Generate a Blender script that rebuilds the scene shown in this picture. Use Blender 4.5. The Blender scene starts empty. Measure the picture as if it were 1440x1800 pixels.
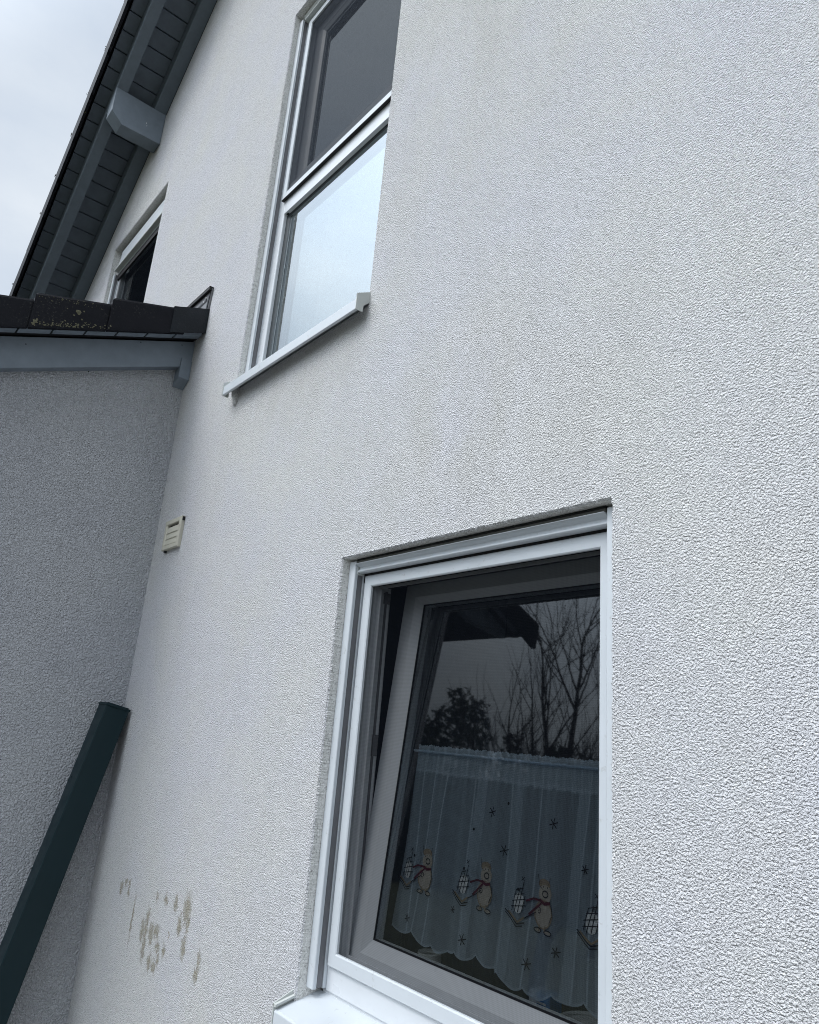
import bpy, bmesh, math, random
from mathutils import Vector, Matrix
random.seed(7)
R = math.radians
S = bpy.context.scene
C = bpy.data.collections.new("place"); S.collection.children.link(C)

# ------------------------------------------------------------------ camera
CAMX, CAMY, CAMZ = 0.0, -1.15, 1.6
row0 = Vector((0.63696216, 0.7668472, 0.07889593))      # image right
row1 = Vector((-0.17433484, 0.242982, -0.9542364))      # image down
row2 = Vector((-0.75092381, 0.59405817, 0.28845852))    # view direction
cd = bpy.data.cameras.new("camera"); cam = bpy.data.objects.new("camera", cd); S.collection.objects.link(cam)
M3 = Matrix((row0, -row1, -row2)).transposed()
cam.matrix_world = Matrix.Translation((CAMX, CAMY, CAMZ)) @ M3.to_4x4()
cd.sensor_fit = 'HORIZONTAL'; cd.sensor_width = 36.0; cd.lens = 1311.8 / 1440 * 36.0
cd.clip_start = 0.02; cd.clip_end = 2000
S.camera = cam
S.render.resolution_x = 819; S.render.resolution_y = 1024

# ------------------------------------------------------------------ sky and sun
SUNV = Vector((-0.20, -0.70, 0.95)).normalized()
W = bpy.data.worlds.new("World"); S.world = W; W.use_nodes = True
nt = W.node_tree; nt.nodes.clear(); N = nt.nodes.new; Lk = nt.links.new
out = N('ShaderNodeOutputWorld'); bg = N('ShaderNodeBackground'); bg.inputs[1].default_value = 0.1
sky = N('ShaderNodeTexSky'); sky.sky_type = 'NISHITA'; sky.sun_disc = False
sky.sun_elevation = math.asin(SUNV.z); sky.sun_rotation = math.atan2(SUNV.x, SUNV.y)
sky.air_density = 1.0; sky.dust_density = 3.0; sky.ozone_density = 1.0
tc = N('ShaderNodeTexCoord')
mp = N('ShaderNodeMapping'); mp.inputs['Scale'].default_value = (1.0, 1.0, 2.2)
nz = N('ShaderNodeTexNoise'); nz.inputs['Scale'].default_value = 3.2; nz.inputs['Detail'].default_value = 6; nz.inputs['Roughness'].default_value = 0.55
cr = N('ShaderNodeValToRGB'); cr.color_ramp.elements[0].position = 0.3; cr.color_ramp.elements[1].position = 0.75
cr.color_ramp.elements[0].color = (6.6, 7.5, 8.7, 1); cr.color_ramp.elements[1].color = (8.8, 9.45, 10.1, 1)
mx = N('ShaderNodeMix'); mx.data_type = 'RGBA'; mx.inputs[0].default_value = 0.88
Lk(tc.outputs['Generated'], mp.inputs[0]); Lk(mp.outputs[0], nz.inputs['Vector']); Lk(nz.outputs['Fac'], cr.inputs[0])
# the cloud layer is brightest round the hidden sun
dt = N('ShaderNodeVectorMath'); dt.operation = 'DOT_PRODUCT'; dt.inputs[1].default_value = SUNV
mr = N('ShaderNodeMapRange'); mr.interpolation_type = 'SMOOTHSTEP'
for i_, v_ in enumerate((0.60, 1.0, 1.0, 4.6)): mr.inputs[i_ + 1].default_value = v_
Lk(tc.outputs['Generated'], dt.inputs[0]); Lk(dt.outputs['Value'], mr.inputs[0])
vm = N('ShaderNodeVectorMath'); vm.operation = 'SCALE'; Lk(cr.outputs[0], vm.inputs[0]); Lk(mr.outputs[0], vm.inputs['Scale'])
Lk(sky.outputs[0], mx.inputs[6]); Lk(vm.outputs[0], mx.inputs[7]); Lk(mx.outputs[2], bg.inputs[0]); Lk(bg.outputs[0], out.inputs[0])

sl_ = bpy.data.lights.new("sun", 'SUN'); sl_.energy = 1.5; sl_.angle = R(22); sl_.color = (1.0, 0.97, 0.93)
sun = bpy.data.objects.new("sun", sl_); S.collection.objects.link(sun)
sun.rotation_euler = SUNV.to_track_quat('Z', 'Y').to_euler(); sun.location = (-4, -6, 12)

S.view_settings.view_transform = 'Standard'; S.view_settings.look = 'None'
S.view_settings.exposure = 0.0; S.view_settings.gamma = 1.0; S.view_settings.use_curve_mapping = False
S.render.engine = 'CYCLES'
S.cycles.pixel_filter_type = 'BLACKMAN_HARRIS'; S.cycles.filter_width = 1.0; S.cycles.use_denoising = True; S.cycles.denoiser = 'OPENIMAGEDENOISE'; S.cycles.denoising_input_passes = 'RGB_ALBEDO_NORMAL'; S.cycles.denoising_prefilter = 'NONE'
S.cycles.max_bounces = 8; S.cycles.transparent_max_bounces = 16; S.cycles.glossy_bounces = 5

# ------------------------------------------------------------------ material helpers
class Mat:
    def __init__(s, name):
        s.m = bpy.data.materials.new(name); s.m.use_nodes = True
        s.nt = s.m.node_tree; s.nt.nodes.clear()
        s.out = s.n('ShaderNodeOutputMaterial')
    def n(s, t, **kw):
        x = s.nt.nodes.new(t)
        for k, v in kw.items(): setattr(x, k, v)
        return x
    def l(s, a, b): s.nt.links.new(a, b)
    def coord(s):
        return s.n('ShaderNodeTexCoord').outputs['Object']
    def noise(s, scale, detail=3, rough=0.5, stretch=None, vec=None, dist=0.0):
        v = vec or s.coord()
        if stretch:
            m = s.n('ShaderNodeMapping'); m.inputs['Scale'].default_value = stretch; s.l(v, m.inputs[0]); v = m.outputs[0]
        t = s.n('ShaderNodeTexNoise'); t.inputs['Scale'].default_value = scale; t.inputs['Detail'].default_value = detail
        t.inputs['Roughness'].default_value = rough; t.inputs['Distortion'].default_value = dist
        s.l(v, t.inputs['Vector']); return t.outputs['Fac']
    def ramp(s, f, stops):
        r = s.n('ShaderNodeValToRGB'); e = r.color_ramp.elements
        while len(e) < len(stops): e.new(0.5)
        for i, (p, c) in enumerate(stops):
            e[i].position = p; e[i].color = (c, c, c, 1) if isinstance(c, (int, float)) else (*c, 1)
        s.l(f, r.inputs[0]); return r.outputs[0]
    def mix(s, f, a, b, mode='MIX'):
        x = s.n('ShaderNodeMix'); x.data_type = 'RGBA'; x.blend_type = mode
        for v, i in ((f, 0), (a, 6), (b, 7)):
            if isinstance(v, (int, float)): x.inputs[i].default_value = v
            elif isinstance(v, tuple): x.inputs[i].default_value = (*v, 1)
            else: s.l(v, x.inputs[i])
        return x.outputs[2]
    def math(s, op, a, b=0.0, clamp=False):
        x = s.n('ShaderNodeMath', operation=op, use_clamp=clamp)
        for v, i in ((a, 0), (b, 1)):
            if isinstance(v, (int, float)): x.inputs[i].default_value = v
            else: s.l(v, x.inputs[i])
        return x.outputs[0]
    def bsdf(s, col, rough=0.6, spec=0.5, normal=None, metal=0.0):
        b = s.n('ShaderNodeBsdfPrincipled')
        if isinstance(col, tuple): b.inputs['Base Color'].default_value = (*col, 1)
        else: s.l(col, b.inputs['Base Color'])
        if isinstance(rough, (int, float)): b.inputs['Roughness'].default_value = rough
        else: s.l(rough, b.inputs['Roughness'])
        b.inputs['Specular IOR Level'].default_value = spec; b.inputs['Metallic'].default_value = metal
        if normal is not None: s.l(normal, b.inputs['Normal'])
        return b.outputs[0]
    def bump(s, h, strength=1.0, dist=0.002, normal=None):
        b = s.n('ShaderNodeBump'); b.inputs['Strength'].default_value = strength; b.inputs['Distance'].default_value = dist
        s.l(h, b.inputs['Height'])
        if normal is not None: s.l(normal, b.inputs['Normal'])
        return b.outputs[0]
    def done(s, sh): s.l(sh, s.out.inputs[0]); return s.m

STAINS = [(-2.822,0.924,0.006,0.054),(-2.967,0.992,0.012,0.016),(-2.929,1.018,0.010,0.010),(-2.896,1.022,0.007,0.009),(-2.895,0.989,0.009,0.011),
 (-2.639,1.027,0.006,0.012),(-2.566,1.026,0.011,0.014),(-2.487,1.032,0.011,0.015),(-2.4,1.033,0.020,0.032),(-2.441,0.982,0.012,0.02),
 (-2.382,0.995,0.009,0.022),(-2.39,0.931,0.012,0.024),(-2.686,0.959,0.011,0.017),(-2.719,0.907,0.013,0.026),(-2.692,0.917,0.010,0.03),
 (-2.688,0.858,0.012,0.028),(-2.646,0.915,0.016,0.02),(-2.603,0.928,0.017,0.016),(-2.579,0.89,0.013,0.013),(-2.626,0.834,0.013,0.018),
 (-2.586,0.828,0.013,0.013),(-2.526,0.891,0.010,0.013),(-2.276,0.92,0.009,0.02),(-2.284,0.885,0.012,0.016),(-2.506,0.942,0.004,0.008),
 (-2.64,0.889,0.007,0.013),(-2.562,0.854,0.008,0.015)]

def stucco(name, base, tint_a, tint_b, bump_d, scale, stains=False, spec=0.08, dark=0.52):
    m = Mat(name); co = m.coord()
    big = m.noise(0.9, 4, 0.55, vec=co); mid = m.noise(3.2, 3, 0.5, vec=co)
    f = m.ramp(m.math('ADD', m.math('MULTIPLY', big, 0.6), m.math('MULTIPLY', mid, 0.4)), [(0.42, 0.0), (0.58, 1.0)])
    col = m.mix(f, tint_a, tint_b)
    if stains:   # old rain dirt beside the tall window and over the lower one
        for (x, z, a, b) in [(-1.30, 4.0, .55, 1.35), (-1.25, 2.35, .7, .38), (-2.2, 2.75, .55, .22)]:
            mp = m.n('ShaderNodeMapping'); mp.inputs['Location'].default_value = (-x / a, 0, -z / b); mp.inputs['Scale'].default_value = (1 / a, 0, 1 / b); m.l(co, mp.inputs[0])
            ln = m.n('ShaderNodeVectorMath', operation='LENGTH'); m.l(mp.outputs[0], ln.inputs[0])
            wk = m.math('MULTIPLY', m.math('SUBTRACT', 1.15, ln.outputs['Value'], clamp=True), m.ramp(m.noise(3.0, 5, 0.65, stretch=(2.2, 1, 0.8), vec=co), [(0.38, 0.0), (0.62, 1.0)]))
            col = m.mix(wk, col, (0.705, 0.70, 0.68))
    # vertical rain soiling, very faint
    rain = m.ramp(m.noise(2.0, 4, 0.6, stretch=(3.5, 3.5, 0.5), vec=co), [(0.45, 1.0), (0.75, 0.97)])
    col = m.mix(1.0, col, rain, 'MULTIPLY')
    # grain of the render coat
    w = m.noise(scale, 2, 0.55, vec=co, dist=0.15)
    g = m.noise(scale * 2.3, 2, 0.6, vec=co)
    h = m.math('ADD', m.math('MULTIPLY', m.ramp(w, [(0.30, 0.0), (0.66, 1.0)]), 0.8), m.math('MULTIPLY', g, 0.35))
    sp = m.ramp(m.noise(scale * 0.5, 3, 0.7, vec=co), [(0.72, 0.0), (0.78, 1.0)])
    # darker and lighter mineral grains in the coat
    if dark > .8: dark = .95
    gr = m.ramp(m.noise(scale * 1.15, 2, 0.7, vec=co), [(0.30, dark), (0.46, 1.0), (0.75, 1.08)])
    if dark > .8: dark = 1.0
    g2 = m.ramp(m.noise(75, 3, 0.75, vec=co), [(0.34, 0.88 if dark < .8 else 0.97), (0.5, 1.0), (0.7, 1.03)]); gr = m.mix(1.0, gr, g2, 'MULTIPLY')
    col = m.mix(1.0, col, gr, 'MULTIPLY')
    nrm = m.bump(h, 1.0, bump_d)
    nrm = m.bump(m.noise(9, 3, 0.5, vec=co), 0.25, 0.01, nrm)
    if stains:
        acc = None
        nv_ = m.n('ShaderNodeTexNoise'); nv_.inputs['Scale'].default_value = 60; nv_.inputs['Detail'].default_value = 3; m.l(co, nv_.inputs['Vector'])
        s1 = m.n('ShaderNodeVectorMath', operation='SUBTRACT'); m.l(nv_.outputs['Color'], s1.inputs[0]); s1.inputs[1].default_value = (.5, .5, .5)
        s2 = m.n('ShaderNodeVectorMath', operation='MULTIPLY'); m.l(s1.outputs[0], s2.inputs[0]); s2.inputs[1].default_value = (.035, 0, .06)
        s3 = m.n('ShaderNodeVectorMath', operation='ADD'); m.l(co, s3.inputs[0]); m.l(s2.outputs[0], s3.inputs[1])
        for (x, z, a, b) in STAINS:
            a *= 1.5; b *= 1.5
            mp = m.n('ShaderNodeMapping'); mp.vector_type = 'POINT'
            mp.inputs['Location'].default_value = (-x / a, 0, -z / b); mp.inputs['Scale'].default_value = (1 / a, 0, 1 / b)
            m.l(s3.outputs[0], mp.inputs[0])
            ln = m.n('ShaderNodeVectorMath', operation='LENGTH'); m.l(mp.outputs[0], ln.inputs[0])
            v = m.math('SUBTRACT', 1.25, ln.outputs['Value'], clamp=True)
            acc = v if acc is None else m.math('MAXIMUM', acc, v)
        streak = m.noise(280, 3, 0.85, stretch=(1.5, 1, 0.3), vec=co)
        k = m.math('ADD', acc, m.math('MULTIPLY', m.math('SUBTRACT', streak, 0.50), 5.0))
        k = m.math('MULTIPLY', m.ramp(k, [(0.40, 0.0), (0.70, 0.95)]), m.ramp(acc, [(0.0, 0.0), (0.15, 1.0)]))
        scol = m.mix(m.noise(70, 2, vec=co), (0.07, 0.06, 0.038), (0.32, 0.285, 0.205))
        col = m.mix(k, col, scol)
        halo = m.math('MULTIPLY', m.ramp(acc, [(0.1, 0.0), (0.9, 0.5)]), 1.0)
        col = m.mix(halo, col, (0.60, 0.57, 0.48))
    return m.done(m.bsdf(col, 0.92, spec, nrm))

M = {}
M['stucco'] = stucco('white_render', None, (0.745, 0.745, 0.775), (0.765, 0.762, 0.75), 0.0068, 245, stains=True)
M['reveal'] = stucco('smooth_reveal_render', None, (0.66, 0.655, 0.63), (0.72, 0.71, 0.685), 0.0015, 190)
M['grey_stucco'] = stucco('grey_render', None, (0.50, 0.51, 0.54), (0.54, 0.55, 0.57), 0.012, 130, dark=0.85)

def painted(name, col, rough=0.4, spec=0.5, var=0.06, dirt=0.0, bumpd=0.0):
    m = Mat(name); co = m.coord()
    n1 = m.noise(6, 4, 0.6, vec=co)
    c = m.mix(m.ramp(n1, [(0.35, 0.0), (0.7, 1.0)]), col, tuple(max(0, x * (1 - var * 2)) for x in col))
    if dirt:
        d = m.ramp(m.noise(55, 4, 0.7, vec=co), [(0.62, 0.0), (0.72, dirt)])
        c = m.mix(d, c, (0.22, 0.2, 0.16))
    nrm = None
    if bumpd: nrm = m.bump(m.noise(120, 3, 0.6, vec=co), 0.5, bumpd)
    r = m.ramp(m.noise(20, 3, vec=co), [(0.3, rough * 0.85), (0.7, min(1, rough * 1.15))])
    return m.done(m.bsdf(c, r, spec, nrm))
M['upvc'] = painted('white_plastic', (0.62, 0.645, 0.67), 0.32, 0.5, 0.03, 0.10)
M['alu'] = painted('white_coated_metal', (0.54, 0.572, 0.60), 0.35, 0.5, 0.03, 0.3)
M['cap'] = painted('beige_grey_end_cap', (0.50, 0.52, 0.50), 0.5, 0.4, 0.05, 0.12)
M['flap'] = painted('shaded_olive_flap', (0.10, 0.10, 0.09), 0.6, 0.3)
M['bead'] = painted('dark_teal_bead_reflection', (0.022, 0.030, 0.034), 0.45, 0.3)  # dark tone imitates the reflection along the pane edge
M['seal_and_shade'] = painted('black_rubber_and_shade', (0.012, 0.012, 0.013), 0.6, 0.3)
M['vent'] = painted('beige_vent_plastic', (0.50, 0.48, 0.40), 0.5, 0.4, 0.08, 0.35)
M['post'] = painted('dark_green_blue_powder_coat', (0.005, 0.019, 0.024), 0.42, 0.25, 0.05, 0.0)
M['inside'] = painted('interior_plaster', (0.20, 0.19, 0.18), 0.9, 0.1)
M['floor'] = painted('interior_floor', (0.12, 0.08, 0.05), 0.6, 0.3)
M['lead'] = painted('lead_apron', (0.005, 0.008, 0.012), 0.45, 0.3, 0.15, 0.1, 0.004)
M['flash'] = painted('grey_metal_flashing', (0.16, 0.16, 0.17), 0.45, 0.5, 0.15, 0.3)
M['screw'] = painted('bright_screw', (0.8, 0.8, 0.8), 0.3, 0.6)
def timber(name, col):
    m = Mat(name); co = m.coord()
    g = m.noise(14, 5, 0.65, stretch=(1, 1, 1), vec=co)
    c = m.mix(m.ramp(g, [(0.3, 0.0), (0.75, 1.0)]), col, tuple(x * 0.8 for x in col))
    sc = m.ramp(m.noise(45, 5, 0.75, vec=co), [(0.68, 0.0), (0.74, 0.55)])
    c = m.mix(sc, c, tuple(x * 0.45 for x in col))
    nrm = m.bump(m.noise(60, 4, 0.6, stretch=(0.4, 0.4, 3), vec=co), 0.35, 0.0015)
    return m.done(m.bsdf(c, 0.55, 0.35, nrm))
M['timber'] = timber('grey_blue_stained_timber', (0.14, 0.17, 0.20))
M['board'] = timber('grey_blue_barge_board', (0.20, 0.236, 0.275))
M['soffit'] = timber('dark_grey_soffit_boards', (0.13, 0.158, 0.185))
def tile():
    m = Mat('anthracite_concrete_tile'); co = m.coord()
    c = m.mix(m.noise(8, 4, 0.6, vec=co), (0.0025, 0.003, 0.006), (0.006, 0.0065, 0.010))
    sp = m.ramp(m.noise(95, 4, 0.75, vec=co), [(0.56, 0.0), (0.66, 0.7)])
    area = m.ramp(m.noise(5, 3, 0.6, vec=co), [(0.46, 0.0), (0.62, 1.0)])
    c = m.mix(m.math('MULTIPLY', sp, area), c, (0.06, 0.06, 0.055))
    moss = m.ramp(m.noise(24, 5, 0.7, vec=co), [(0.66, 0.0), (0.70, 0.85)])
    mcol = m.mix(m.noise(60, 2, vec=co), (0.10, 0.10, 0.03), (0.30, 0.26, 0.09))
    c = m.mix(m.math('MULTIPLY', moss, area), c, mcol)
    nrm = m.bump(m.noise(140, 3, 0.7, vec=co), 0.6, 0.002)
    return m.done(m.bsdf(c, 0.62, 0.2, nrm))
M['tile'] = tile()
def lichen():
    m = Mat('lichen_growth'); co = m.coord()
    c = m.mix(m.noise(160, 3, 0.7, vec=co), (0.045, 0.044, 0.03), (0.20, 0.19, 0.13))
    return m.done(m.bsdf(c, 0.95, 0.1, m.bump(m.noise(200, 3, vec=co), 1.0, 0.002)))
M['lichen'] = lichen()

def glass(name, f0, tint, rg=0.004):
    m = Mat(name)
    ge = m.n('ShaderNodeNewGeometry'); dp = m.n('ShaderNodeVectorMath', operation='DOT_PRODUCT')
    m.l(ge.outputs['Incoming'], dp.inputs[0]); m.l(ge.outputs['Normal'], dp.inputs[1])
    cs_ = m.math('SUBTRACT', 1.0, m.math('ABSOLUTE', dp.outputs['Value']), clamp=True)
    fac = m.math('ADD', f0, m.math('MULTIPLY', m.math('POWER', cs_, 5.0), 1 - f0), clamp=True)
    tr = m.n('ShaderNodeBsdfTransparent'); tr.inputs[0].default_value = (*tint, 1)
    gl = m.n('ShaderNodeBsdfGlossy'); gl.inputs['Roughness'].default_value = rg; gl.inputs[0].default_value = (0.93, 0.98, 1.0, 1)
    mx = m.n('ShaderNodeMixShader'); m.l(fac, mx.inputs[0]); m.l(tr.outputs[0], mx.inputs[1]); m.l(gl.outputs[0], mx.inputs[2])
    return m.done(mx.outputs[0])
M['glass'] = glass('coated_window_glass', 0.27, (0.62, 0.66, 0.66))
M['glass_low'] = glass('clear_window_glass', 0.26, (0.85, 0.88, 0.88), 0.022)
def mesh_mat(name, open_, col, pat):
    m = Mat(name); co = m.coord()
    wx = m.n('ShaderNodeTexWave'); wx.bands_direction = 'X'; wx.inputs['Scale'].default_value = pat
    wz = m.n('ShaderNodeTexWave'); wz.bands_direction = 'Z'; wz.inputs['Scale'].default_value = pat
    m.l(co, wx.inputs['Vector']); m.l(co, wz.inputs['Vector'])
    v = m.math('MULTIPLY', m.math('ADD', wx.outputs['Fac'], wz.outputs['Fac']), 0.5)
    f = m.math('ADD', open_ - 0.06, m.math('MULTIPLY', v, 0.12))
    tr = m.n('ShaderNodeBsdfTransparent'); df = m.n('ShaderNodeBsdfDiffuse'); df.inputs[0].default_value = (*col, 1)
    mx = m.n('ShaderNodeMixShader'); m.l(f, mx.inputs[0]); m.l(df.outputs[0], mx.inputs[1]); m.l(tr.outputs[0], mx.inputs[2])
    return m.done(mx.outputs[0])
M['mesh'] = mesh_mat('charcoal_fly_mesh', 0.45, (0.004, 0.005, 0.007), 95)
M['mesh_up'] = mesh_mat('grey_fly_mesh', 0.33, (0.028, 0.032, 0.040), 60)
def sheer():
    m = Mat('sheer_white_voile'); co = m.coord()
    lw = m.n('ShaderNodeLayerWeight'); lw.inputs[0].default_value = 0.35
    f = m.math('ADD', 0.37, m.math('MULTIPLY', lw.outputs['Facing'], 0.38), clamp=True)
    at = m.n('ShaderNodeAttribute'); at.attribute_name = 'thick'
    f = m.math('ADD', f, m.math('MULTIPLY', at.outputs['Fac'], 0.36), clamp=True)
    tr = m.n('ShaderNodeBsdfTransparent'); tr.inputs[0].default_value = (0.9, 0.95, 1, 1)
    df = m.n('ShaderNodeBsdfDiffuse'); df.inputs[0].default_value = (0.64, 0.77, 0.90, 1)
    tl = m.n('ShaderNodeBsdfTranslucent'); tl.inputs[0].default_value = (0.64, 0.77, 0.90, 1)
    a = m.n('ShaderNodeMixShader'); a.inputs[0].default_value = 0.35; m.l(df.outputs[0], a.inputs[1]); m.l(tl.outputs[0], a.inputs[2])
    b = m.n('ShaderNodeMixShader'); m.l(f, b.inputs[0]); m.l(tr.outputs[0], b.inputs[1]); m.l(a.outputs[0], b.inputs[2])
    return m.done(b.outputs[0])
M['sheer'] = sheer()
def flat(name, col, rough=0.8): 
    return painted(name, col, rough, 0.2, 0.05)
M['thread'] = flat('dark_thread', (0.012, 0.012, 0.02)); M['red'] = flat('dark_red_thread', (0.10, 0.012, 0.03))
M['tan'] = flat('tan_stitching', (0.30, 0.24, 0.17)); M['cream'] = flat('cream_patch', (0.42, 0.38, 0.33))
M['white_cloth'] = flat('white_patch', (0.75, 0.78, 0.8)); M['drape'] = flat('dark_drape_and_shade', (0.05, 0.06, 0.07))
M['blue'] = flat('blue_print', (0.05, 0.22, 0.5)); M['orange'] = flat('orange_glaze', (0.45, 0.12, 0.03), 0.4); M['china'] = flat('white_china', (0.75, 0.75, 0.72), 0.25)
M['bark'] = flat('dark_bark', (0.035, 0.028, 0.022)); M['leaf'] = flat('dark_foliage', (0.03, 0.045, 0.025))
def ground():
    m = Mat('grass_and_paving'); co = m.coord()
    c = m.mix(m.noise(1.5, 5, 0.7, vec=co), (0.05, 0.06, 0.03), (0.09, 0.085, 0.05)); return m.done(m.bsdf(c, 0.95, 0.1))
M['ground'] = ground()
def paving():
    m = Mat('grey_concrete_slabs'); co = m.coord()
    b = m.n('ShaderNodeTexBrick'); b.inputs['Scale'].default_value = 2.5; b.inputs['Color1'].default_value = (0.17, 0.17, 0.17, 1)
    b.inputs['Color2'].default_value = (0.20, 0.20, 0.195, 1); b.inputs['Mortar'].default_value = (0.12, 0.12, 0.11, 1); m.l(co, b.inputs['Vector'])
    return m.done(m.bsdf(b.outputs[0], 0.9, 0.2))
M['paving'] = paving()

# ------------------------------------------------------------------ mesh helpers
class MB:
    def __init__(s): s.v = []; s.f = []; s.sm = False
    def add(s, vs, fs):
        b = len(s.v); s.v += [tuple(v) for v in vs]; s.f += [tuple(b + i for i in f) for f in fs]; return s
    def box(s, x0, x1, y0, y1, z0, z1):
        vs = [(x, y, z) for x in (x0, x1) for y in (y0, y1) for z in (z0, z1)]
        return s.add(vs, [(0,1,3,2),(4,6,7,5),(0,4,5,1),(2,3,7,6),(0,2,6,4),(1,5,7,3)])
    def quad(s, a, b, c, d): return s.add([a, b, c, d], [(0,1,2,3)])
    def prism(s, pts, vec):
        """closed polygon of 3D points extruded along vec"""
        n = len(pts); vec = Vector(vec); q = [Vector(p) for p in pts]
        vs = q + [p + vec for p in q]
        fs = [tuple(range(n - 1, -1, -1)), tuple(range(n, 2 * n))] + [(i, (i + 1) % n, n + (i + 1) % n, n + i) for i in range(n)]
        return s.add(vs, fs)
    def ring(s, x0, x1, z0, z1, prof, kb=1.0, kt=1.0):
        """mitred rectangular frame; prof = list of (inset, y)"""
        P = []
        for (i, y) in prof:
            P += [(x0 + i, y, z0 + i * kb), (x1 - i, y, z0 + i * kb), (x1 - i, y, z1 - i * kt), (x0 + i, y, z1 - i * kt)]
        n = len(prof); fs = []
        for k in range(n):
            a = 4 * k; b = 4 * ((k + 1) % n)
            for j in range(4):
                fs.append((a + j, a + (j + 1) % 4, b + (j + 1) % 4, b + j))
        return s.add(P, fs)
    def tube(s, pts, rad, seg=6):
        pts = [Vector(p) for p in pts]; rr = rad if isinstance(rad, (list, tuple)) else [rad] * len(pts)
        vs = []; fs = []
        for i, p in enumerate(pts):
            t = (pts[min(i + 1, len(pts) - 1)] - pts[max(i - 1, 0)]).normalized()
            u = t.orthogonal().normalized() if i == 0 else (u - t * u.dot(t)).normalized()
            w = t.cross(u)
            for k in range(seg):
                a = 2 * math.pi * k / seg; vs.append(p + (u * math.cos(a) + w * math.sin(a)) * rr[i])
        for i in range(len(pts) - 1):
            for k in range(seg):
                a = i * seg + k; b = i * seg + (k + 1) % seg; fs.append((a, b, b + seg, a + seg))
        fs.append(tuple(range(seg - 1, -1, -1))); fs.append(tuple(range(len(vs) - seg, len(vs))))
        return s.add(vs, fs)
    def build(s, name, mat, parent=None, bevel=0.0, smooth=False, fix=True, xf=None):
        me = bpy.data.meshes.new(name); me.from_pydata(s.v, [], s.f)
        if xf is not None: me.transform(xf)
        me.materials.append(M[mat] if isinstance(mat, str) else mat)
        if fix:
            bm = bmesh.new(); bm.from_mesh(me); bmesh.ops.recalc_face_normals(bm, faces=bm.faces); bm.to_mesh(me); bm.free()
        if smooth:
            for p in me.polygons: p.use_smooth = True
        o = bpy.data.objects.new(name, me); C.objects.link(o)
        if parent: o.parent = parent
        if bevel:
            b = o.modifiers.new('edge', 'BEVEL'); b.width = bevel; b.segments = 2; b.limit_method = 'ANGLE'; b.angle_limit = R(40)
        return o
def tag(o, label=None, cat=None, group=None, kind=None):
    if label: o['label'] = label
    if cat: o['category'] = cat
    if group: o['group'] = group
    if kind: o['kind'] = kind
    return o
def empty(name, loc=(0, 0, 0)):
    o = bpy.data.objects.new(name, None); C.objects.link(o); o.location = loc; o.empty_display_size = 0.2; return o

# ------------------------------------------------------------------ ground
g = MB(); g.quad((-300, -300, -0.004), (300, -300, -0.004), (300, 300, -0.004), (-300, 300, -0.004)); tag(g.build('ground', 'ground'), kind='structure')
g = MB(); g.quad((-8, -5, 0), (9, -5, 0), (9, 0.1, 0), (-8, 0.1, 0)); tag(g.build('path', 'paving'), kind='structure')

# ================================================================== MAIN HOUSE
house = empty('gable_house'); tag(house, 'white rendered house with three windows and grey timber gable overhang', 'house')
SL = 0.7504
def zr(x): return 6.2119 + SL * (x + 3.9737) if x <= 0.6 else zr(0.6) - SL * (x - 0.6)
XL, XR, XC = -7.2, 8.4, 0.6
LW = (-1.742, -0.831, 0.948, 2.072)
UW = (-2.666, -1.754, 2.903, 4.920)
T3 = (-5.2524, -4.235, 3.78, 4.902)
OPEN = [LW, UW, T3]
E_ = 0.012
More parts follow.
